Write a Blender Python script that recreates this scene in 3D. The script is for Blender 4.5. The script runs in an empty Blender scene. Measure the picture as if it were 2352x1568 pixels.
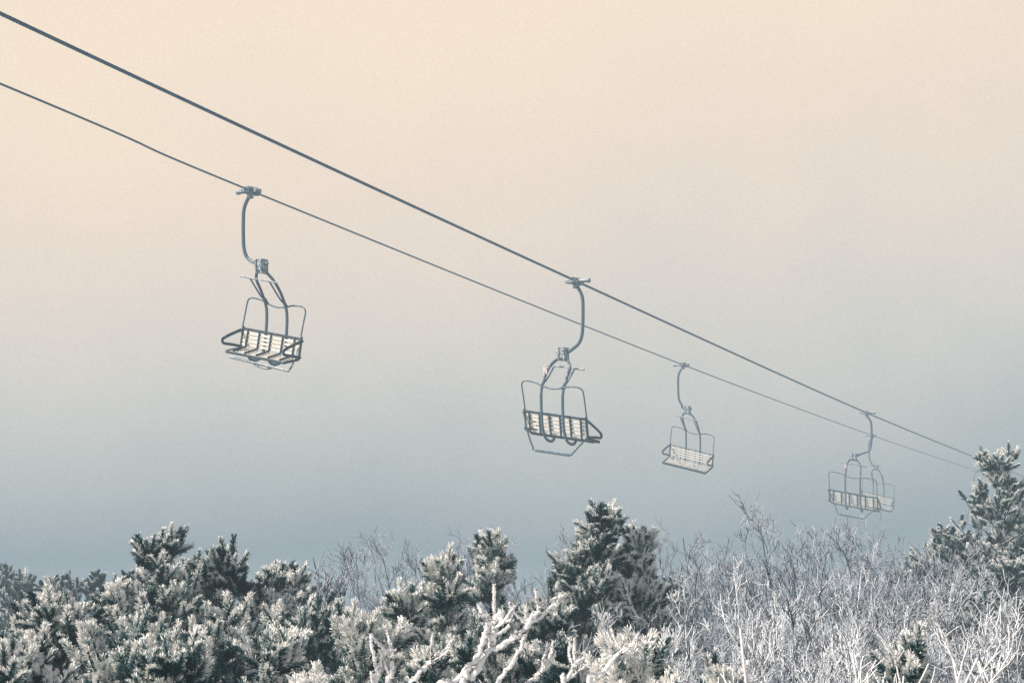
import bpy, math, random
import numpy as np
from mathutils import Matrix, Vector

scene = bpy.context.scene
COL = scene.collection
CAM_H = 3.2

# ------------------------------------------------------------------ materials
def lin(r, g, b):
    f = lambda c: (c/255/12.92) if c/255 <= 0.04045 else ((c/255+0.055)/1.055)**2.4
    return (f(r), f(g), f(b), 1)

def new_mat(name, build, cap=0.97, amount=1.0, rough=0.75):
    """material = surface shader mixed with painted haze, a mist-coloured emission that grows with world Y"""
    m = bpy.data.materials.new(name); m.use_nodes = True
    nt = m.node_tree; nt.nodes.clear()
    N = nt.nodes.new; L = nt.links.new
    out = N('ShaderNodeOutputMaterial')
    bs = N('ShaderNodeBsdfPrincipled')
    bs.inputs['Roughness'].default_value = rough
    bs.inputs['Specular IOR Level'].default_value = 0.2
    build(nt, bs)
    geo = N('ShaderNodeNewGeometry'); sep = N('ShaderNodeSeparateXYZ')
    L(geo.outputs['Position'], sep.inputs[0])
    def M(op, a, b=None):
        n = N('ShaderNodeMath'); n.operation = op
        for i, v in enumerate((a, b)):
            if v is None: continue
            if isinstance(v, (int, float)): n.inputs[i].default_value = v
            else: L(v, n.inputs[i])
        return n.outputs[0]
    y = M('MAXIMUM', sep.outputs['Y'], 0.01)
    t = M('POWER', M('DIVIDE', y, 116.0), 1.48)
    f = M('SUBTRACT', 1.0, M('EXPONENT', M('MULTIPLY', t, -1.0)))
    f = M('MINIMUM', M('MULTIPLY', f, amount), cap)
    em = N('ShaderNodeEmission'); em.inputs['Color'].default_value = lin(164, 179, 186)  # haze painted into the surface: flat mist-coloured glow, no real volume
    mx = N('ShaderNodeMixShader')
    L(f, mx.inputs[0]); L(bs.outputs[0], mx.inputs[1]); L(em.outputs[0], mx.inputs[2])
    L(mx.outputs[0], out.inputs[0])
    return m

def noise(nt, scale, detail=3, rough=0.6, vec=None):
    n = nt.nodes.new('ShaderNodeTexNoise')
    n.inputs['Scale'].default_value = scale; n.inputs['Detail'].default_value = detail
    n.inputs['Roughness'].default_value = rough
    if vec is None:
        g = nt.nodes.new('ShaderNodeNewGeometry'); vec = g.outputs['Position']
    nt.links.new(vec, n.inputs['Vector'])
    return n.outputs['Fac']

def ramp(nt, fac, stops):
    r = nt.nodes.new('ShaderNodeValToRGB')
    e = r.color_ramp.elements
    while len(e) < len(stops): e.new(0.5)
    for i, (p, c) in enumerate(stops):
        e[i].position = p; e[i].color = c
    nt.links.new(fac, r.inputs[0])
    return r.outputs[0]

def math_node(nt, op, a, b=None, c=None):
    n = nt.nodes.new('ShaderNodeMath'); n.operation = op
    for i, v in enumerate((a, b, c)):
        if v is None: continue
        if isinstance(v, (int, float)): n.inputs[i].default_value = v
        else: nt.links.new(v, n.inputs[i])
    return n.outputs[0]

def b_needles(nt, bs):
    a = nt.nodes.new('ShaderNodeAttribute'); a.attribute_name = 'frost'
    nz = noise(nt, 4.5, 4)
    f = math_node(nt, 'ADD', a.outputs['Fac'], math_node(nt, 'MULTIPLY', math_node(nt, 'SUBTRACT', nz, 0.5), 1.2))
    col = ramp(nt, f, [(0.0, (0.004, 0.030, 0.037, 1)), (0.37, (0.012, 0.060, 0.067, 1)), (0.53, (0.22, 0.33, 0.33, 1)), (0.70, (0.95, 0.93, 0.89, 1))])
    nt.links.new(col, bs.inputs['Base Color'])

def upfrost(nt, bs, dark, white, lo, hi, sc):
    g = nt.nodes.new('ShaderNodeNewGeometry'); s = nt.nodes.new('ShaderNodeSeparateXYZ')
    nt.links.new(g.outputs['Normal'], s.inputs[0])
    nz = noise(nt, sc, 3)
    f = math_node(nt, 'ADD', math_node(nt, 'MULTIPLY', s.outputs['Z'], 0.35), nz)
    nt.links.new(ramp(nt, f, [(lo, dark), (hi, white)]), bs.inputs['Base Color'])

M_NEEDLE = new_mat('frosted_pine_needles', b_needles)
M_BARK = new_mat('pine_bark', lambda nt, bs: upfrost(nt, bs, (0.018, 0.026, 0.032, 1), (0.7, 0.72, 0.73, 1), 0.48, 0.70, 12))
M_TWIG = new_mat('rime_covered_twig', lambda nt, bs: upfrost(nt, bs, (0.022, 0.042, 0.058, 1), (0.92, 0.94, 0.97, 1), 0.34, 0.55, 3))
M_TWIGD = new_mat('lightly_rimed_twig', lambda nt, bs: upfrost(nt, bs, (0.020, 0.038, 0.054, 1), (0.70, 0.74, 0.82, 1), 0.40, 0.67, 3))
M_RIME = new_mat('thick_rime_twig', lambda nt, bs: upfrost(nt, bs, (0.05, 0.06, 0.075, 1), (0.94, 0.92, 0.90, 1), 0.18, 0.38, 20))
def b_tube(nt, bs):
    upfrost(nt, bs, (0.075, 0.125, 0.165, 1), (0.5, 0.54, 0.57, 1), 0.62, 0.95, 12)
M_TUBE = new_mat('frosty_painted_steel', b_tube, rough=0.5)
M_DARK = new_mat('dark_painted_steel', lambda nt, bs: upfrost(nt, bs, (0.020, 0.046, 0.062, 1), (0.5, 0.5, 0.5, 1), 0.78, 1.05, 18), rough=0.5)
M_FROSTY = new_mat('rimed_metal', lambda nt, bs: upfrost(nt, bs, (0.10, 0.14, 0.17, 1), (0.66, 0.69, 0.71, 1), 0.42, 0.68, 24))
def b_slat(nt, bs):
    nz = noise(nt, 16, 4)
    nt.links.new(ramp(nt, nz, [(0.3, (0.62, 0.55, 0.46, 1)), (0.6, (0.86, 0.79, 0.69, 1))]), bs.inputs['Base Color'])
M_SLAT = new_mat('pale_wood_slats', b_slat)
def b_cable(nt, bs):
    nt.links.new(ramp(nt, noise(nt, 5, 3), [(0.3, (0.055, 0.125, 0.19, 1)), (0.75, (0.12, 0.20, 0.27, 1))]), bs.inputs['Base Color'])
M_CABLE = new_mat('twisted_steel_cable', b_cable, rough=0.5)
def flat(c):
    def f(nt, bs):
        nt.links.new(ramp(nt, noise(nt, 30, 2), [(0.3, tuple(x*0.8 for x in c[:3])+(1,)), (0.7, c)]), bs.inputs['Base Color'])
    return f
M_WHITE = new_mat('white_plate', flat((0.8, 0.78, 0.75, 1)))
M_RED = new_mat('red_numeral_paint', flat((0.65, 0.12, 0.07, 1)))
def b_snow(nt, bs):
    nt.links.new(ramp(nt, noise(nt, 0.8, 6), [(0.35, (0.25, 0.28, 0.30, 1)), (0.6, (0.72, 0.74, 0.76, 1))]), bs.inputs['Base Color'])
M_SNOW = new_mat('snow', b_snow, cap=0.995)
M_HILL = new_mat('painted_mist_hill', b_snow, cap=0.98)

# ------------------------------------------------------------------ mesh helpers
def mesh_obj(name, V, F, mat, parent=None, smooth=False, frost=None):
    me = bpy.data.meshes.new(name)
    V = np.asarray(V, dtype=np.float32)
    if isinstance(F, np.ndarray):
        n, k = F.shape
        me.vertices.add(len(V)); me.vertices.foreach_set('co', V.ravel())
        me.loops.add(n*k); me.loops.foreach_set('vertex_index', F.astype(np.int32).ravel())
        me.polygons.add(n)
        me.polygons.foreach_set('loop_start', np.arange(0, n*k, k, dtype=np.int32))
        me.polygons.foreach_set('loop_total', np.full(n, k, dtype=np.int32))
        me.update(calc_edges=True)
    else:
        me.from_pydata(V.tolist(), [], F)
    if smooth: me.polygons.foreach_set('use_smooth', np.ones(len(me.polygons), dtype=bool))
    if frost is not None:
        a = me.attributes.new('frost', 'FLOAT', 'POINT'); a.data.foreach_set('value', frost.astype(np.float32))
    me.materials.append(mat); me.validate()
    o = bpy.data.objects.new(name, me); COL.objects.link(o)
    if parent: o.parent = parent
    return o

def norm(v): return v/np.maximum(np.linalg.norm(v, axis=-1, keepdims=True), 1e-9)

def tubes(P, R, sides):
    """P (N,K,3), R (N,K) -> verts, quad faces"""
    N, K, _ = P.shape
    T = np.empty_like(P); T[:, 1:-1] = P[:, 2:]-P[:, :-2]; T[:, 0] = P[:, 1]-P[:, 0]; T[:, -1] = P[:, -1]-P[:, -2]
    T = norm(T)
    ref = np.zeros_like(T); ref[..., 0] = 0.83; ref[..., 1] = 0.55
    A = norm(np.cross(T, ref)); B = np.cross(T, A)
    ang = np.arange(sides)*2*math.pi/sides
    V = P[:, :, None, :]+R[:, :, None, None]*(A[:, :, None, :]*np.cos(ang)[None, None, :, None]+B[:, :, None, :]*np.sin(ang)[None, None, :, None])
    idx = np.arange(N*K*sides).reshape(N, K, sides)
    a = idx[:, :-1, :]; b = np.roll(a, -1, axis=2); d = idx[:, 1:, :]; c = np.roll(d, -1, axis=2)
    F = np.stack([a, b, c, d], axis=-1).reshape(-1, 4)
    return V.reshape(-1, 3), F

def join(parts):
    Vs, Fs, o = [], [], 0
    for V, F in parts:
        Vs.append(V); Fs.append(F+o); o += len(V)
    return np.concatenate(Vs), np.concatenate(Fs)

def grow(S, D, Ln, K, up, wob, rng):
    n = len(S); P = np.empty((n, K, 3)); DD = np.empty((n, K, 3)); P[:, 0] = S; d = norm(D); DD[:, 0] = d
    for k in range(1, K):
        d = norm(d+np.array([0, 0, up])+rng.normal(0, wob, (n, 3))); DD[:, k] = d
        P[:, k] = P[:, k-1]+d*(Ln/(K-1))[:, None]
    return P, DD

def spawn(P, DD, n, t0, t1, angle, rng, tilt=0.0):
    N, K, _ = P.shape
    i = np.repeat(np.arange(N), n)
    t = rng.uniform(t0, t1, N*n)
    f = t*(K-1); k = np.minimum(f.astype(int), K-2); w = (f-k)[:, None]
    S = P[i, k]*(1-w)+P[i, k+1]*w
    d = DD[i, k+1]
    r = rng.normal(0, 1, (N*n, 3)); r = norm(r-d*(r*d).sum(1, keepdims=True))
    a = rng.uniform(angle*0.7, angle*1.25, N*n)[:, None]
    D = norm(d*np.cos(a)+r*np.sin(a)+np.array([0, 0, tilt]))
    return S, D, i, t

def catmull(pts, n=6):
    p = np.array(pts, float)
    if len(p) < 3: return p
    q = np.vstack([2*p[0]-p[1], p, 2*p[-1]-p[-2]]); out = []
    for i in range(1, len(q)-2):
        for s in range(n):
            t = s/n
            out.append(0.5*((2*q[i])+(-q[i-1]+q[i+1])*t+(2*q[i-1]-5*q[i]+4*q[i+1]-q[i+2])*t*t+(-q[i-1]+3*q[i]-3*q[i+1]+q[i+2])*t**3))
    out.append(q[-2]); return np.array(out)

def empty(name, loc, rotz=0, label='', cat='', group=None, scale=1):
    e = bpy.data.objects.new(name, None); e.empty_display_size = 0.3
    e.location = loc; e.rotation_euler = (0, 0, rotz); e.scale = (scale,)*3
    COL.objects.link(e); e['label'] = label; e['category'] = cat
    if group: e['group'] = group
    return e

# ------------------------------------------------------------------ pines
def pine(seed, x, y, h, r, frost, low=0.30, spacing=0.16, nbr=5, flatness=0.0, label='', shoot=1.0, ndl=150, sec=3, trunk=1.0, lean=0.0, gap=0.20, taper=1.9):
    rng = np.random.default_rng(seed)
    h = h-0.26
    root = empty('pine_tree', (x, y, 0), label=label, cat='pine tree', group='frosted pine trees')
    K = 9
    tz = np.linspace(0, h-0.12, K)
    tr = np.stack([np.cumsum(rng.normal(0, 0.025, K))*(tz > 0), np.cumsum(rng.normal(0, 0.025, K))*(tz > 0), tz], 1)
    tr[:, :2] -= tr[-1, :2]*(tz/h)[:, None]
    tr[:, 0] += lean*np.clip((tz-h*.6)/(h*.4), 0, 1)**1.5
    Rt = np.linspace(0.022+0.013*h, 0.010, K)*trunk
    limb = [tubes(tr[None], Rt[None], 8)]
    S, D, Ln = [], [], []
    z = h*low
    while z < h-0.14:
        t = (h-z)/(h*(1-low))
        prof = min(1.0, 0.20+taper*t)*(1.0 if t < 0.7 else 1.0-(t-0.7)*0.8)
        a0 = rng.uniform(0, 6.28); wv = rng.uniform(.62, 1.2)
        for j in range(nbr):
            if rng.random() < gap: continue
            a = a0+j*6.283/nbr+rng.normal(0, 0.3)
            el = math.radians(max(8, 62-60*min(1, t*1.4))*(1-flatness)+rng.normal(0, 9))
            bx = np.interp(z, tz, tr[:, 0]); by = np.interp(z, tz, tr[:, 1])
            S.append((bx, by, z+rng.normal(0, 0.03))); D.append((math.cos(a)*math.cos(el), math.sin(a)*math.cos(el), math.sin(el)))
            Ln.append(r*prof*wv*rng.uniform(0.45, 1.5))
        z += spacing*rng.uniform(0.75, 1.3)
    S = np.array(S); D = np.array(D); Ln = np.array(Ln)
    P, DD = grow(S, D, Ln, 6, 0.20*(1-flatness), 0.09, rng)
    R = np.linspace(1, 0.35, 6)[None]*(0.006+0.012*Ln)[:, None]
    limb.append(tubes(P, R, 5))
    S2, D2, i2, t2 = spawn(P, DD, sec, 0.3, 0.95, 0.85, rng, 0.18)
    L2 = Ln[i2]*(1.05-t2)*0.8+0.05
    P2, DD2 = grow(S2, D2, L2, 4, 0.18, 0.07, rng)
    limb.append(tubes(P2, np.linspace(1, 0.5, 4)[None]*(0.005+0*L2)[:, None], 4))
    sh = []
    sh.append((P[:, -1], DD[:, -1], np.full(len(P), 0.19)))
    sh.append((P2[:, -1], DD2[:, -1], np.full(len(P2), 0.16)))
    a, b, _, _ = spawn(P, DD, 1, 0.5, 1.0, 0.8, rng, 0.3); sh.append((a, b, np.full(len(a), 0.14)))
    a, b, _, _ = spawn(P2, DD2, 2, 0.4, 1.0, 0.8, rng, 0.3); sh.append((a, b, np.full(len(a), 0.13)))
    n = 5; aa = rng.uniform(0, 6.28, n)
    sh.append((np.repeat(tr[-1][None], n, 0)-np.array([0, 0, 0.08]), np.stack([np.cos(aa)*.6, np.sin(aa)*.6, np.ones(n)], 1), np.full(n, 0.17)))
    sh.append((tr[-1][None]-np.array([0, 0, .02]), np.array([[lean, 0, 1.0]]), np.array([0.24])))
    S = np.concatenate([s[0] for s in sh]); D = norm(np.concatenate([s[1] for s in sh])+rng.normal(0, .15, (len(S), 3))+np.array([0, 0, 0.15]))
    Ls = np.concatenate([s[2] for s in sh])*rng.uniform(0.55, 1.25, len(S))*shoot
    PS = np.stack([S, S+D*Ls[:, None]*0.5, S+D*Ls[:, None]*0.9], 1)
    Vt, Ft = tubes(PS, np.tile(np.array([[0.008, 0.011, 0.008]]), (len(S), 1)), 4)
    m = ndl; Nn = len(S)*m
    i = np.repeat(np.arange(len(S)), m)
    u = rng.uniform(0.0, 1.0, Nn)**0.8
    d = D[i]; rr = rng.normal(0, 1, (Nn, 3)); rr = norm(rr-d*(rr*d).sum(1, keepdims=True))
    al = np.radians(66-34*u+rng.normal(0, 9, Nn))[:, None]
    nd = norm(d*np.cos(al)+rr*np.sin(al)+np.array([0, 0, 0.05]))
    nl = (rng.uniform(0.038, 0.058, Nn)*(1.05-.22*u))[:, None]*shoot**0.5
    base = S[i]+d*(Ls[i]*u)[:, None]
    side = norm(np.cross(nd, rng.normal(0, 1, (Nn, 3))))*0.0029*shoot
    V = np.stack([base+side*.7, base-side*.7, base+nd*nl*0.98-side, base+nd*nl+side], 1).reshape(-1, 3)
    V = V.astype(np.float32)
    q = np.arange(Nn*4).reshape(-1, 4)
    sr = rng.normal(0, 0.18, len(S))
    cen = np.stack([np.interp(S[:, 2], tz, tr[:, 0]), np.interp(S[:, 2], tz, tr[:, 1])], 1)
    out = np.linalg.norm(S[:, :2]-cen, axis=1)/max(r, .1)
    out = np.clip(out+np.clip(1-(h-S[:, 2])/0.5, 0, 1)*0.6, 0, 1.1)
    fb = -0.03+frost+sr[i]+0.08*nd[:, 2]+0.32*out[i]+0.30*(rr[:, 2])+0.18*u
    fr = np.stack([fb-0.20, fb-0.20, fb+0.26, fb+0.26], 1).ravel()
    Vall = np.concatenate([V, Vt]); Fall = np.concatenate([q, Ft+len(V)])
    frall = np.concatenate([fr, np.full(len(Vt), 0.2+frost)])
    mesh_obj('crown', Vall, Fall, M_NEEDLE, root, frost=frall)
    Vl, Fl = join(limb)
    mesh_obj('trunk', Vl, Fl, M_BARK, root, smooth=True)
    return root

L1 = 'young pine with rime-coated needle clusters and dark interior'
L2 = 'bushy pine heavily covered in white rime, above snowy ground'
L3 = 'tall open pine with bare trunk and frosty tufts'
L4 = 'dark green pine with light frost in the mist'
L5 = 'small misty pine standing on the snowy slope'
pines = [
 (-2.88, 20, 3.80, .46, 0.12, {}), (-2.42, 20.4, 3.64, .40, 0.10, {}), (-2.98, 16, 3.14, .75, 0.14, {}),
 (-2.66, 20.8, 3.45, .50, 0.06, {}), (-3.25, 20, 3.38, .45, 0.08, {}), (-2.1, 21, 3.50, .42, .06, {}),
 (-2.23, 24, 3.55, .45, 0.06, {}), (-.52, 18, 3.64, .24, 0.30, dict(lean=.05)), (-.80, 18, 3.40, .32, 0.30, {}),
 (-.19, 22, 3.84, .32, 0.18, {}), (.64, 22, 4.08, .40, 0.13, dict(low=.55, spacing=.12, lean=.24, taper=1.4, gap=.15)), (1.12, 22.3, 3.88, .26, 0.13, dict(low=.55, lean=.05)),
 (.55, 23, 3.60, .42, .08, dict(low=.5)), (.93, 22.6, 3.68, .34, .10, dict(low=.5)),
 (.60, 12, 3.16, .28, 0.36, {}), (-.91, 15, 3.18, .32, 0.28, {}), (-1.28, 13, 3.04, .38, 0.20, {}),
 (6.62, 33, 5.06, .92, 0.12, dict(low=.2, spacing=.24, nbr=6, sec=3, flatness=.5, trunk=1.8, shoot=.95, gap=.15, taper=1.3)),
 (6.18, 34, 4.08, .80, 0.06, dict(spacing=.2, nbr=6, flatness=.5, shoot=.95)),
 (7.05, 33.5, 4.45, .55, 0.08, dict(spacing=.25, flatness=.4, shoot=.95)),
 (5.80, 34, 3.62, .7, 0.02, dict(flatness=.4)), (6.5, 31.5, 3.6, .8, 0.04, dict(flatness=.4)),
 (2.10, 13, 3.02, .26, 0.22, {}), (1.28, 15, 2.90, .3, 0.22, {}), (-.97, 12, 3.02, .24, 0.32, {}),
 (-9.3, 45, 3.48, .9, -0.1, {}), (-7.4, 40, 3.52, .5, -0.1, {}), (-6.5, 38, 3.50, .6, -0.1, {}), (-8.6, 42, 3.32, .8, -.1, {}),
 (-4.62, 30, 3.62, .45, 0.02, {}), (1.78, 28, 3.25, .6, -0.05, {}), (-2.04, 26, 3.38, .5, -0.03, {}),
 (-2.37, 15, 3.05, .55, 0.12, {}), (-2.85, 14, 3.02, .5, 0.10, {}), (-2.10, 17, 3.12, .6, 0.08, {}),
 (.25, 19, 3.15, .55, 0.06, {}), (-.16, 16, 3.04, .5, 0.10, {}), (5.3, 30, 3.1, .7, -0.03, {}),
 (-1.6, 19, 3.12, .55, 0.08, {}), (.9, 17, 2.9, .45, 0.03, {}), (7.3, 36, 3.7, .7, -0.03, {}),
 (-3.6, 19, 3.15, .6, 0.08, {}), (-1.9, 14, 3.05, .45, .12, {}), (-.45, 14, 2.96, .4, .10, {}), (.35, 15, 2.95, .4, .02, {}),
]
for k, (x, y, h, r, fr, kw) in enumerate(pines):
    lab = L3 if h > 4.5 else (L2 if fr >= .2 else (L5 if y > 27 else (L4 if fr < .05 else L1)))
    pine(100+k, x, y, h, r, fr, label=lab, **kw)

# ------------------------------------------------------------------ bare shrubs
def shrub_mesh(seed, h, spread, n0, thick, nb, nc, nd):
    rng = np.random.default_rng(seed)
    a = rng.uniform(0, 6.28, n0); el = rng.uniform(0.02, spread, n0)
    S = np.stack([np.cos(a)*.07, np.sin(a)*.07, np.zeros(n0)], 1)
    D = np.stack([np.cos(a)*el, np.sin(a)*el, np.ones(n0)], 1)
    Ln = h*rng.uniform(0.66, .92, n0)
    P, DD = grow(S, D, Ln, 12, 0.03, 0.09, rng)
    col = np.array([[[0, 0, -.12], [0, 0, -.02], [0, 0, .05], [0, 0, .09]]], float)
    g = [tubes(col, np.array([[.11, .11, .085, .03]]), 8), tubes(P, np.linspace(1, .22, 12)[None]*(0.0135*thick+0*Ln)[:, None], 6)]
    tw = []
    S, D, i, t = spawn(P, DD, nb, .45, .99, .68, rng, .08)
    Lb = h*.29*(1.25-t)*rng.uniform(.6, 1.25, len(t)); Pb, Db = grow(S, D, Lb, 10, .07, .14, rng)
    tw.append(tubes(Pb, np.linspace(1, .5, 10)[None]*(0.0048*thick+0*Lb)[:, None], 4))
    S, D, i, t = spawn(Pb, Db, nc, .15, .99, .72, rng, .08)
    Lc = Lb[i]*.50*rng.uniform(.4, 1.2, len(t)); Pc, Dc = grow(S, D, Lc, 8, .07, .15, rng)
    tw.append(tubes(Pc, np.linspace(1, .65, 8)[None]*(0.0029*thick+0*Lc)[:, None], 3))
    S, D, i, t = spawn(Pc, Dc, nd, .2, .97, .75, rng, .06)
    Ld = rng.uniform(.03, .11, len(t)); Pd, Dd = grow(S, D, Ld, 5, .05, .16, rng)
    tw.append(tubes(Pd, np.linspace(1, .9, 5)[None]*(0.0021*thick+0*Ld)[:, None], 3))
    Va, Fa = join(g); Vb, Fb = join(tw)
    top = np.percentile(Vb[:, 2], 99.7); s = h/top
    return Va*s, Fa, Vb*s, Fb

protos = {}
def shrub(kind, x, y, h, rot, label):
    if kind not in protos:
        k, v = kind
        h0, sp, n0, th, nb, nc, nd, mat = {'fine': (3.6, .20, 7, 1.0, 12, 6, 3, M_TWIGD), 'front': (3.0, .26, 5, 1.1, 11, 6, 3, M_TWIG),
            'wide': (3.3, .5, 5, 1.5, 7, 5, 2, M_TWIGD), 'arch': (3.0, .36, 5, 1.45, 6, 3, 2, M_RIME)}[k]
        Va, Fa, Vb, Fb = shrub_mesh(500+v*7+len(k), h0, sp, n0, th, nb, nc, nd)
        st = mesh_obj('stem', Va, Fa, mat); tw = mesh_obj('twigs', Vb, Fb, mat)
        protos[kind] = [st, tw, h0, False]
    st, tw, h0, used = protos[kind]
    root = empty('bare_shrub', (x, y, 0), rot, label, 'shrub', 'rime-covered bare shrubs', h/h0)
    for o in (st, tw):
        if used:
            o = o.copy(); COL.objects.link(o)
        o.parent = root
    protos[kind][3] = True

LF = 'slender leafless shrub with fine frosted twigs in mist'
LN = 'leafless shrub thickly coated in white rime'
fine = [(-1.45,32,3.86),(-1.03,32,3.86),(-.62,33,3.78),(.14,32,3.92),(.66,32,3.84),(1.98,31,3.86),(2.3,32,3.6),
 (2.71,26,4.06),(2.19,26,3.80),(2.45,27,3.4),(3.10,26,3.5),(3.45,27,3.80),(3.72,26,3.82),
 (5.04,30,3.84),(4.67,30,3.62),(4.3,31,3.3),(5.6,33,3.7),(6.1,33,3.6),
 (3.0,33,3.4),(6.6,38,3.7),(7.6,37,3.6),(-.1,33,3.7),(1.5,34,3.7),(5.3,36,3.6)]
wide = [(-1.87,25,3.42),(-1.45,25,3.40),(-2.15,26,3.5),(-1.65,27,3.45),(-1.2,24,3.4),(-3.9,32,3.15),(-5.3,35,3.1)]
front = [(1.28,16.5,3.06),(1.58,16,2.98),(1.85,16,3.14),(2.2,16.4,3.02),(2.5,16,3.13),(3.04,16,3.19),(3.31,16,3.1),
 (1.83,13.4,2.92),(2.5,13.2,2.98),(1.36,13.4,2.86),(1.56,20,3.26),(2.43,20,3.3),(1.96,20,3.36),(2.97,20.5,3.2),(3.5,20,3.28),(4.0,22,3.25),
 (-1.25,21,3.1),(.55,20,3.0),(2.75,13,2.95),(3.9,19,3.15)]
arch = [(1.75,11.5,2.98),(2.25,11,3.05),(1.35,11.5,2.88),(2.6,12,3.05)]
rr = random.Random(4)
for k, (x, y, h) in enumerate(fine): shrub(('fine', k % 6), x, y, h, rr.uniform(0, 6.28), LF)
for k, (x, y, h) in enumerate(wide): shrub(('wide', k % 3), x, y, h, rr.uniform(0, 6.28), 'low spreading leafless shrub with crooked frosted twigs')
for k, (x, y, h) in enumerate(front): shrub(('front', k % 5), x, y, h, rr.uniform(0, 6.28), LN)
for k, (x, y, h) in enumerate(arch): shrub(('arch', k % 2), x, y, h, rr.uniform(0, 6.28), 'open leafless shrub with long pale arching branches')

# near sapling with thick rime, its top leaning over
def near_sapling(x0, y0, stems, seed, label):
    rng = np.random.default_rng(seed)
    root = empty('rime_covered_sapling', (x0, y0, 0), label=label, cat='sapling')
    parts = []; fur = []
    def rime(P, R, dens):
        T = np.empty_like(P); T[:, :-1] = P[:, 1:]-P[:, :-1]; T[:, -1] = T[:, -2]
        N_, K_, _ = P.shape
        sl = np.linalg.norm(T, axis=-1)[:, :-1].ravel(); n = int(sl.sum()*dens)
        pk = rng.choice(len(sl), n, p=sl/sl.sum()); i = pk//(K_-1); k = pk % (K_-1); w = rng.uniform(0, 1, (n, 1))
        S = P[i, k]*(1-w)+P[i, k+1]*w
        d = norm(T[i, k]); r = rng.normal(0, 1, (n, 3))+np.array([-.3, 0, .4]); r = norm(r-d*(r*d).sum(1, keepdims=True))
        nn = norm(r+d*rng.uniform(.1, .9, (n, 1)))
        ln = (R[i, k]*.9+rng.uniform(.001, .005, n))[:, None]
        sd_ = norm(np.cross(nn, rng.normal(0, 1, nn.shape)))*.0013
        V = np.stack([S+sd_*1.5, S-sd_*1.5, S+nn*ln-sd_*.6, S+nn*ln+sd_*.6], 1).reshape(-1, 3)
        fur.append((V, np.arange(len(V)).reshape(-1, 4)))
    for pts, rad in stems:
        rad *= 1.2
        p = catmull([(a-x0, b-y0, c) for a, b, c in pts], 12)
        n = len(p); p[1:] += rng.normal(0, .0022, (n-1, 3))
        R = np.linspace(rad*1.2, rad*.65, n)*rng.uniform(.82, 1.22, n)
        parts.append(tubes(p[None], R[None], 8)); rime(p[None, n//3:], R[None, n//3:], 3200)
        P = p[None]; T = np.empty_like(P); T[:, :-1] = P[:, 1:]-P[:, :-1]; T[:, -1] = T[:, -2]
        S, D, i, t = spawn(P, norm(T), 4, .74, .96, .5, rng, .15)
        Ls = rng.uniform(.04, .12, len(t)); Q, QD = grow(S, D, Ls, 8, .10, .12, rng)
        RQ = np.array([[1, .9, .8, .9, .75, .8, .7, .5]])*(rad*rng.uniform(.42, .65, len(t)))[:, None]
        parts.append(tubes(Q, RQ, 6)); rime(Q, RQ, 2600)
    V, F = join(parts)
    mesh_obj('branches', V, F, M_RIME, root, smooth=True)
    V, F = join(fur)
    mesh_obj('rime_crystals', V, F, M_RIME, root)

def st(*p): return list(p)
near_sapling(-.16, 7.0, [
 (st((-.16,7,0),(-.15,7,1.5),(-.145,7,2.80),(-.115,7.0,2.93),(-.06,7.02,3.02),(-.055,7.0,3.08),(-.03,7.0,3.12)), .0092),
 (st((-.15,7,0),(-.18,7.05,2.0),(-.15,7.05,2.85),(-.10,7.05,2.97),(-.02,7.0,3.03),(.03,7.0,3.06),(.08,7.0,3.13),(.10,7.0,3.15)), .008),
 (st((-.17,7,0),(-.2,7,2.0),(-.22,7.0,2.83),(-.16,7.0,2.92),(-.10,7.0,2.99),(-.075,7.0,3.06),(-.06,7.0,3.10)), .008),
 (st((-.18,7,0),(-.30,7,2.0),(-.33,7.0,2.82),(-.29,7.0,2.91),(-.23,7.0,2.98),(-.19,7,3.0)), .008),
 (st((-.18,7,0),(-.34,7,2.0),(-.36,7.0,2.84),(-.345,7.0,2.94),(-.35,7.0,3.02)), .0075),
 (st((-.18,7,0),(-.37,7,2.0),(-.42,7.0,2.80),(-.40,7.0,2.90),(-.375,7.0,2.97)), .0075),
 (st((-.15,7,0),(-.1,7,2.0),(-.10,7.1,2.80),(-.05,7.1,2.90),(.02,7.1,3.00),(.05,7.1,3.10)), .006),
 (st((-.14,7,0),(-.06,7,2.0),(-.04,7.1,2.80),(.00,7.1,2.88),(.07,7.1,2.93),(.10,7.1,2.98)), .0065),
], 3, 'leaning sapling wrapped in thick cream-white rime')
near_sapling(.28, 8.0, [
 (st((.28,8,0),(.27,8,2.0),(.25,8,2.82),(.29,8,2.90),(.36,8,2.98),(.40,8,3.0)), .007),
 (st((.28,8,0),(.22,8,2.0),(.17,8,2.82),(.18,8,2.89),(.22,8,2.95)), .0068),
], 8, 'small sapling wrapped in lumpy white rime')

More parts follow.
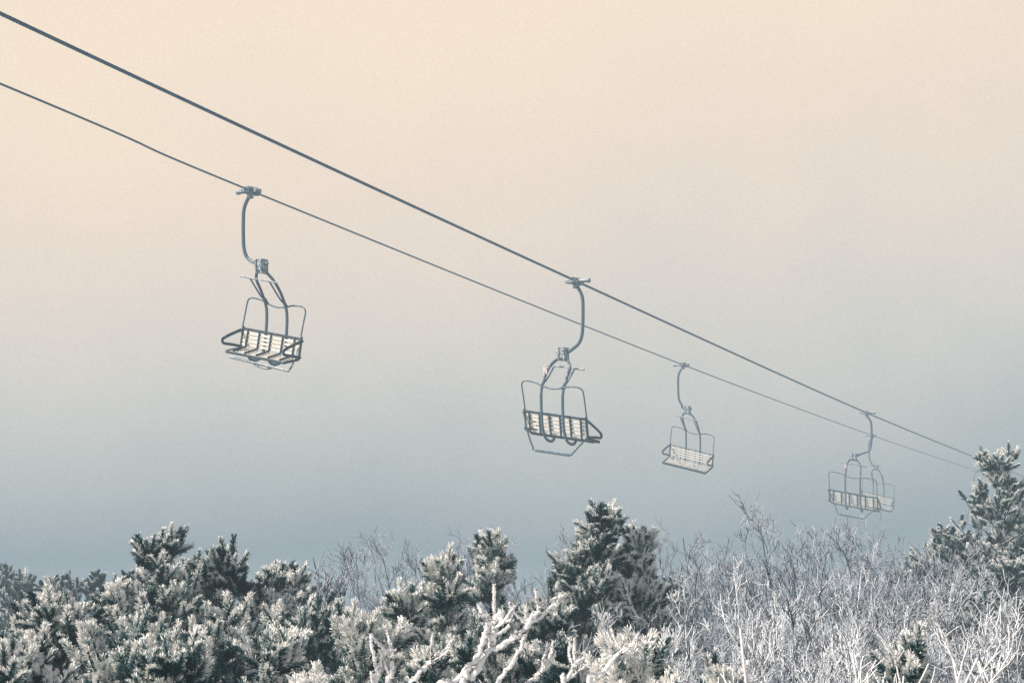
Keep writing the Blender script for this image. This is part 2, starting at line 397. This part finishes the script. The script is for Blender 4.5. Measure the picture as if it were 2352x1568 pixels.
# ------------------------------------------------------------------ ropeway
YAW = math.atan(0.33)
def box(cx, cy, cz, sx, sy, sz, ax=0.0):
    """box in chair coordinates, tilted about the lateral axis by ax; chamfered edges"""
    c = .12*min(sx, sy, sz); v = []
    hx, hy, hz = sx/2, sy/2, sz/2
    ring = [(-hx+c, -hy), (hx-c, -hy), (hx, -hy+c), (hx, hy-c), (hx-c, hy), (-hx+c, hy), (-hx, hy-c), (-hx, -hy+c)]
    inner = [(-hx+2*c, -hy+c), (hx-2*c, -hy+c), (hx-c, -hy+2*c), (hx-c, hy-2*c), (hx-2*c, hy-c), (-hx+2*c, hy-c), (-hx+c, hy-2*c), (-hx+c, -hy+2*c)]
    for rg, z in ((inner, -hz), (ring, -hz+c), (ring, hz-c), (inner, hz)):
        for a, b in rg: v.append((a, b, z))
    v = np.array(v); ca, sa = math.cos(ax), math.sin(ax)
    y = v[:, 1]*ca-v[:, 2]*sa; z = v[:, 1]*sa+v[:, 2]*ca
    v = np.stack([v[:, 0]+cx, y+cy, z+cz], 1)
    F = [list(range(7, -1, -1)), list(range(24, 32))]
    for r in range(3):
        for i in range(8):
            F.append([r*8+i, r*8+(i+1) % 8, r*8+8+(i+1) % 8, r*8+8+i])
    return v, F

class Part:
    def __init__(s): s.V = []; s.F = []; s.n = 0
    def add(s, V, F):
        s.V.append(np.asarray(V)); s.F += [[int(i)+s.n for i in f] for f in F]; s.n += len(V)
    def tube(s, pts, r, n=6, smooth=True, sides=8):
        p = catmull(pts, n) if smooth else np.array(pts, float)
        V, F = tubes(p[None], np.full((1, len(p)), r), sides)
        s.add(V, F.tolist()+[list(range(sides))[::-1], [len(V)-sides+i for i in range(sides)]])
    def box(s, *a, **k): s.add(*box(*a, **k))
    def obj(s, name, mat, parent, shear, C):
        V = np.concatenate(s.V).copy()
        w = np.clip((-1.3-V[:, 2])/.15, 0, 1)
        V[:, 2] -= w*shear*(V[:, 0]-C)
        V[:, 0] *= -1
        F = [f[::-1] for f in s.F]
        o = mesh_obj(name, V, F, mat, parent)
        o.data.polygons.foreach_set('use_smooth', np.array([len(f) == 4 for f in F]))
        try:
            o.data.set_sharp_from_angle(angle=math.radians(40))
        except Exception: pass
        return o

def build_chair(root, kind):
    away = kind.startswith('away'); near = kind == 'near'; front = kind == 'front'
    k = -.155 if kind == 'away' else (-.19 if away else (.205 if near else .25))
    C = .40 if kind == 'away_wide' else (.14 if front else .27)
    W = .74 if kind == 'away_wide' else (.69 if front else .66)
    Y = .74
    T = lambda pts: [(a, b*Y, c) for a, b, c in pts]
    p = Part()                                            # cable grip
    p.tube([(-.27, 0, -.005), (-.02, 0, -.005)], .036, smooth=False)
    p.tube([(-.30, 0, -.005), (-.24, 0, -.005)], .046, smooth=False)
    p.box(0, 0, -.03, .12, .46, .07); p.box(.02, 0, .03, .09, .30, .07); p.box(.10, -.02, -.01, .16, .16, .07)
    p.box(0, 0, -.09, .09, .10, .10)
    p.obj('cable_grip', M_FROSTY, root, k, C)
    p = Part()                                            # hanger
    p.tube([(0, 0, -.06), (-.06, 0, -.15), (-.13, 0, -.28), (-.155, 0, -.45), (-.15, 0, -.85), (-.125, 0, -1.06), (-.05, 0, -1.20), (C-.15, 0, -1.31), (C-.02, 0, -1.35)], .034)
    p.obj('hanger_arm', M_TUBE, root, k, C)
    p = Part()                                            # clamp
    p.box(C, 0, -1.37, .17, .16, .19); p.box(C-.06, 0, -1.37, .03, .2, .24); p.box(C+.06, 0, -1.37, .03, .2, .24)
    p.tube([(C+.05, 0, -1.33), (C+.14, 0, -1.33)], .03, smooth=False); p.box(C, 0, -1.48, .2, .07, .05)
    p.obj('swivel_clamp', M_FROSTY, root, k, C)
    zb = 0.0 if not away else .02
    for s in (-1, 1):
        p = Part()
        p.tube(T([(C+s*.05, 0, -1.44), (C+s*.13, -.05, -1.50), (C+s*.21, -.16, -1.62), (C+s*.23, -.36, -1.80), (C+s*.23, -.54, -2.02), (C+s*.23, -.60, -2.20),
                (C+s*.23, -.58, -2.55), (C+s*.23, -.52, -2.82), (C+s*.23, -.40, -2.99+zb*.6), (C+s*.23, -.22, -3.06+zb), (C+s*.23, -.02, -3.06+zb), (C+s*.23, .08, -3.0+zb)]), .029)
        p.obj('suspension_bar', M_TUBE, root, k, C)
    p = Part()
    p.tube(T([(C-W, -.36, -2.62), (C-W, -.5, -2.25), (C-W, -.57, -2.07), (C-W+.03, -.59, -2.0), (C-W+.12, -.6, -1.97), (C-.35, -.6, -1.985), (C-.2, -.6, -2.03), (C, -.6, -2.06),
            (C+.2, -.6, -2.03), (C+.35, -.6, -1.985), (C+W-.12, -.6, -1.97), (C+W-.03, -.59, -2.0), (C+W, -.57, -2.07), (C+W, -.5, -2.25), (C+W, -.36, -2.62)]), .0145)
    p.obj('side_frame', M_TUBE, root, k, C)
    for s in (-1, 1):
        p = Part(); x = C+s*.22
        p.tube(T([(x, -.56, -1.98), (x, -.40, -1.93), (x, -.22, -1.82), (x, .06, -1.62)]), .017)
        p.tube(T([(x, -.60, -2.03), (x, -.50, -1.95)]), .034, smooth=False)
        ro = p.obj('restraint_bar', M_TUBE, root, k, C)
        p = Part()
        p.tube(T([(x-.20, .08, -1.615), (x+.18, .08, -1.62)]), .016, smooth=False)
        p.obj('foot_peg', M_FROSTY, ro, k, C)
    back = Part()
    y0, z0, y1, z1 = -.42, -2.58, -.34, -2.86
    for i in range(4):
        t = (i+.5)/4
        back.box(C, (y0+(y1-y0)*t)*Y, z0+(z1-z0)*t, 2*W-.05, .018, .044 if not front else .034, ax=.22)
    back.obj('backrest', M_SLAT, root, k, C)
    seat = Part()
    if front: ys, zs, ye, ze = -.30, -2.92, .36, -3.11
    elif near: ys, zs, ye, ze = -.32, -2.90, .16, -2.99
    else: ys, zs, ye, ze = -.32, -2.90, .22, -2.93
    ax = math.atan2(ze-zs, (ye-ys)*Y)
    for i in range(5 if not front else 4):
        t = (i+.5)/(5 if not front else 4)
        seat.box(C, (ys+(ye-ys)*t)*Y, zs+(ze-zs)*t, 2*W-.05, .042 if not front else .055, .020, ax=ax)
    seat.obj('seat', M_SLAT, root, k, C)
    fr = Part()                                           # dark steel cradle
    fr.tube(T([(C-W, -.43, -2.545), (C+W, -.43, -2.545)]), .024 if not front else .010, smooth=False)
    fr.tube(T([(C-W, ye+.04, ze-.01), (C+W, ye+.04, ze-.01)]), .024 if not front else .038, smooth=False)
    for s in (-1, 1):
        fr.tube(T([(C+s*W, -.44, -2.50), (C+s*W, -.36, -2.80), (C+s*W, ys, zs), (C+s*W, (ys+ye)/2, (zs+ze)/2), (C+s*W, ye+.03, ze)]), .024)
    n = 5 if near else 6
    for i in range(n):
        x = C-W+2*W*(i+.5)/n
        if near: q = [(x, -.40, -2.54), (x, -.31, -2.84), (x, -.27, -2.87), (x, ye, ze+.03)]
        else: q = [(x, -.46, -2.56), (x, -.40, -2.86), (x, -.35, zs-.04), (x, -.2, zs-.05), (x, ye, ze-.03)]
        fr.tube(T(q), .018 if near else (.011 if front else .020), n=4)
    fr.obj('seat_frame', M_DARK, root, k, C)
    for s in (-1, 1):
        p = Part(); x = C+s*(W+.03)
        p.tube(T([(x, -.42, -2.57), (x, -.2, -2.63), (x, .05, -2.70), (x, .22, -2.755), (x, .285, -2.785), (x, .30, -2.82), (x, .27, -2.85), (x, .20, -2.86), (x, -.05, -2.86), (x, -.33, -2.87)]), .026, n=4)
        p.obj('armrest', M_DARK, root, k, C)
    p = Part()
    if away:
        p.tube(T([(C+W, -.46, -2.60), (C+.58, -.42, -2.98), (C+.50, -.38, -3.20), (C+.44, -.38, -3.245), (C-.26, -.38, -3.245), (C-.34, -.38, -3.22), (C-.46, -.36, -3.08), (C-W, -.3, -2.85)]), .018, n=3)
        p.tube(T([(C+.45, -.38, -3.255), (C-.28, -.38, -3.255)]), .027, smooth=False)
        p.obj('leg_guard', M_TUBE, root, k, C)
    elif near:
        p.tube(T([(C-W-.03, .0, -3.09), (C+W-.03, -.0, -3.13)]), .023, smooth=False)
        p.tube(T([(C+W, -.3, -2.7), (C+W, -.1, -3.0), (C+W-.03, 0, -3.13)]), .018)
        p.tube(T([(C-.28, -.28, -3.02), (C-.2, -.08, -3.12), (C-.02, -.05, -3.16), (C+.16, -.08, -3.15), (C+.25, -.28, -3.02)]), .022)
        p.obj('leg_guard', M_FROSTY, root, k, C)
    if away:
        pl = Part(); x = C+.235
        pl.box(x, -.34*Y-.02, -1.74, .075, .012, .18)
        po = pl.obj('number_plate', M_WHITE, root, k, C)
        dg = Part()
        q = [(-.018, .045), (-.010, .062), (.008, .064), (.019, .050), (.016, .028), (-.004, .0), (-.02, -.03), (-.02, -.045), (.022, -.045)]
        dg.tube([(x-a, -.34*Y-.028, -1.74+b*1.15) for a, b in q], .005, n=3, sides=4)
        dg.obj('numeral', M_RED, po, k, C)

LCH = {'near': 'empty two-seat chairlift chair, frosty, pale slats, restraint bar raised',
       'front': 'empty chairlift chair facing downhill, pale slatted seat, misty',
       'away': 'empty two-seat chairlift chair seen from behind, numbered plate',
       'away_wide': 'empty chairlift chair seen from behind, fading into mist'}
chairs = [('near', (-4.65, 42.5, 10.15), 15), ('front', (5.14, 72.5, 9.76), 8), ('front', (15.5, 103.9, 9.55), 3), ('front', (25.75, 134.0, 9.44), 0),
          ('away', (1.2, 45.26, 8.88), 12), ('away_wide', (11.07, 75.4, 8.52), -3), ('away_wide', (21.5, 105.6, 8.19), 0)]
first = {}
for kind, loc, ex in chairs:
    rz = ((-YAW) if kind.startswith('away') else (math.pi-YAW))-math.radians(ex)
    root = empty('chairlift_chair', loc, rz, LCH[kind], 'chairlift chair', 'chairs hanging on the ropeway')
    if kind not in first:
        build_chair(root, kind); first[kind] = root
    else:
        def dup(src, par):
            for ch in [c for c in src.children]:
                n = ch.copy(); COL.objects.link(n); n.parent = par
                dup(ch, n)
        dup(first[kind], root)

def cable(pts, rad, label):
    p = catmull(pts, 60)
    seg = np.linalg.norm(np.diff(p, axis=0), axis=1); s = np.concatenate([[0], np.cumsum(seg)])
    n = int(s[-1]/.05); ss = np.linspace(0, s[-1], n)
    p = np.stack([np.interp(ss, s, p[:, i]) for i in range(3)], 1)
    T = norm(np.gradient(p, axis=0)); A = norm(np.cross(T, np.array([0, 0, 1.0]))); B = np.cross(T, A)
    sides = 18; th = np.arange(sides)*2*math.pi/sides
    tw = ss[:, None]*2*math.pi/.42
    rr_ = rad*(.88+.18*np.abs(np.cos(3*th))[None, :])
    ang = th[None, :]+tw
    V = p[:, None]+(rr_*np.cos(ang))[..., None]*A[:, None]+(rr_*np.sin(ang))[..., None]*B[:, None]
    idx = np.arange(n*sides).reshape(n, sides); a = idx[:-1]; b = np.roll(a, -1, 1); d = idx[1:]; c = np.roll(d, -1, 1)
    o = mesh_obj('haul_cable', V.reshape(-1, 3), np.stack([a, b, c, d], -1).reshape(-1, 4), M_CABLE, smooth=True)
    o['label'] = label; o['category'] = 'cable'; o['group'] = 'ropeway cables'
cable([(-18.6, 0, 10.95), (-7.35, 34.1, 10.33), (-4.65, 42.5, 10.15), (5.14, 72.5, 9.76), (15.5, 103.9, 9.55), (25.75, 134.0, 9.44), (47.5, 200, 9.6)], .0175, 'thin grey steel ropeway cable carrying frosty chairs')
cable([(-13.7, 0, 9.75), (-5.42, 25.1, 9.20), (1.2, 45.26, 8.88), (11.07, 75.4, 8.52), (21.5, 105.6, 8.19), (31.8, 136, 8.0), (53.5, 200, 8.1)], .0225, 'dark blue-grey twisted steel ropeway cable with hanging chairs')

# ------------------------------------------------------------------ ground and hill
def ground():
    xs = np.concatenate([-np.geomspace(6000, 30, 22), np.linspace(-25, 25, 41), np.geomspace(30, 6000, 22)])
    ys = np.concatenate([-np.geomspace(500, 8, 10), np.linspace(-5, 80, 70), np.geomspace(90, 9000, 24)])
    X, Y = np.meshgrid(xs, ys, indexing='ij')
    Z = -.05+.06*np.sin(X*.9+Y*.35)*np.sin(Y*.6)
    n, m = X.shape; idx = np.arange(n*m).reshape(n, m)
    F = np.stack([idx[:-1, :-1], idx[1:, :-1], idx[1:, 1:], idx[:-1, 1:]], -1).reshape(-1, 4)
    o = mesh_obj('ground', np.stack([X, Y, Z], -1).reshape(-1, 3), F, M_SNOW, smooth=True)
    o['kind'] = 'structure'; o['label'] = 'snow-covered ground under the trees'; o['category'] = 'ground'
ground()
def hill():
    xs = np.linspace(-700, 500, 80); ys = np.linspace(2300, 3300, 30)
    X, Y = np.meshgrid(xs, ys, indexing='ij')
    Z = 24*np.exp(-((X+190)/170)**2-((Y-2800)/260)**2)+14*np.exp(-((X-60)/240)**2-((Y-2900)/260)**2)+np.sin(X*.03)*.8-1.5
    n, m = X.shape; idx = np.arange(n*m).reshape(n, m)
    F = np.stack([idx[:-1, :-1], idx[1:, :-1], idx[1:, 1:], idx[:-1, 1:]], -1).reshape(-1, 4)
    o = mesh_obj('hill', np.stack([X, Y, Z], -1).reshape(-1, 3), F, M_HILL, smooth=True)
    o['kind'] = 'structure'; o['label'] = 'faint snowy hill fading into mist'; o['category'] = 'hill'
hill()

# ------------------------------------------------------------------ world and sun
SUN_EL = 27
az = math.radians(-110)
w = bpy.data.worlds.new("World"); scene.world = w; w.use_nodes = True
nt = w.node_tree; nt.nodes.clear(); N = nt.nodes.new; L = nt.links.new
tc = N('ShaderNodeTexCoord'); sp = N('ShaderNodeSeparateXYZ'); L(tc.outputs['Generated'], sp.inputs[0])
mn = lambda op, a, b=None: math_node(nt, op, a, b)
X, Z = sp.outputs['X'], sp.outputs['Z']
xn = mn('DIVIDE', X, .2); xp = mn('MINIMUM', mn('MAXIMUM', xn, 0.0), 1.6)
xc = mn('MAXIMUM', mn('MINIMUM', xn, 1.6), -1.6)
sh = mn('ADD', mn('MULTIPLY', xc, .018), mn('MULTIPLY', mn('MULTIPLY', xp, xp), .026))
zf = mn('MINIMUM', mn('MAXIMUM', mn('DIVIDE', Z, .17), 0.0), 1.0)
sh = mn('MULTIPLY', sh, zf)
nz = noise(nt, 8.0, 5, .58, tc.outputs['Generated'])
nz2 = noise(nt, 1500.0, 1, .7, tc.outputs['Generated'])
warp = mn('MULTIPLY', mn('SUBTRACT', nz, .44), .09)
zz = mn('MULTIPLY', mn('ADD', mn('SUBTRACT', Z, sh), mn('MULTIPLY', warp, mn('ADD', zf, .25))), 4.0)
fog = ramp(nt, zz, [(0.0, lin(165,179,186)), (0.06, lin(160,174,182)), (0.17, lin(181,190,192)), (0.30, lin(200,204,202)), (0.41, lin(213,211,206)), (0.53, lin(225,217,208)), (0.70, lin(236,222,208)), (0.95, lin(244,228,209))])
gm = mn('ADD', mn('MULTIPLY', mn('SUBTRACT', nz2, .5), .21), 1.0)
gc = N('ShaderNodeCombineXYZ'); [L(gm, gc.inputs[i]) for i in range(3)]
gx = N('ShaderNodeMix'); gx.data_type = 'RGBA'; gx.blend_type = 'MULTIPLY'; gx.inputs[0].default_value = 1
L(fog, gx.inputs[6]); L(gc.outputs[0], gx.inputs[7])
sky = N('ShaderNodeTexSky'); sky.sky_type = 'NISHITA'; sky.sun_disc = False
sky.sun_elevation = math.radians(SUN_EL); sky.sun_rotation = az
sky.air_density = 1.5; sky.dust_density = 1.5
skm = N('ShaderNodeMix'); skm.data_type = 'RGBA'; skm.blend_type = 'MULTIPLY'; skm.inputs[0].default_value = 1
L(sky.outputs[0], skm.inputs[6]); skm.inputs[7].default_value = (.08, .095, .11, 1)
mx = N('ShaderNodeMix'); mx.data_type = 'RGBA'
up = mn('MINIMUM', mn('MAXIMUM', mn('DIVIDE', mn('SUBTRACT', Z, .32), .3), 0.0), 1.0)
L(up, mx.inputs[0]); L(gx.outputs[2], mx.inputs[6]); L(skm.outputs[2], mx.inputs[7])
bg = N('ShaderNodeBackground'); L(mx.outputs[2], bg.inputs[0]); bg.inputs[1].default_value = 1.0
wo = N('ShaderNodeOutputWorld'); L(bg.outputs[0], wo.inputs[0])

sd = bpy.data.lights.new('sun', 'SUN'); sd.energy = 5.0; sd.angle = math.radians(0.6); sd.color = (1, .91, .81)
so = bpy.data.objects.new('sun', sd); COL.objects.link(so)
d = Vector((math.sin(az)*math.cos(math.radians(SUN_EL)), math.cos(az)*math.cos(math.radians(SUN_EL)), math.sin(math.radians(SUN_EL))))
so.rotation_euler = d.to_track_quat('Z', 'Y').to_euler()

# ------------------------------------------------------------------ camera
cd = bpy.data.cameras.new('camera'); cd.lens = 85; cd.sensor_width = 36; cd.clip_end = 20000; cd.clip_start = .1
co = bpy.data.objects.new('camera', cd); COL.objects.link(co)
co.location = (0, 0, CAM_H); co.rotation_euler = (math.radians(90+5.72), 0, 0)
scene.camera = co
scene.view_settings.view_transform = 'Standard'; scene.view_settings.look = 'None'; scene.view_settings.exposure = 0
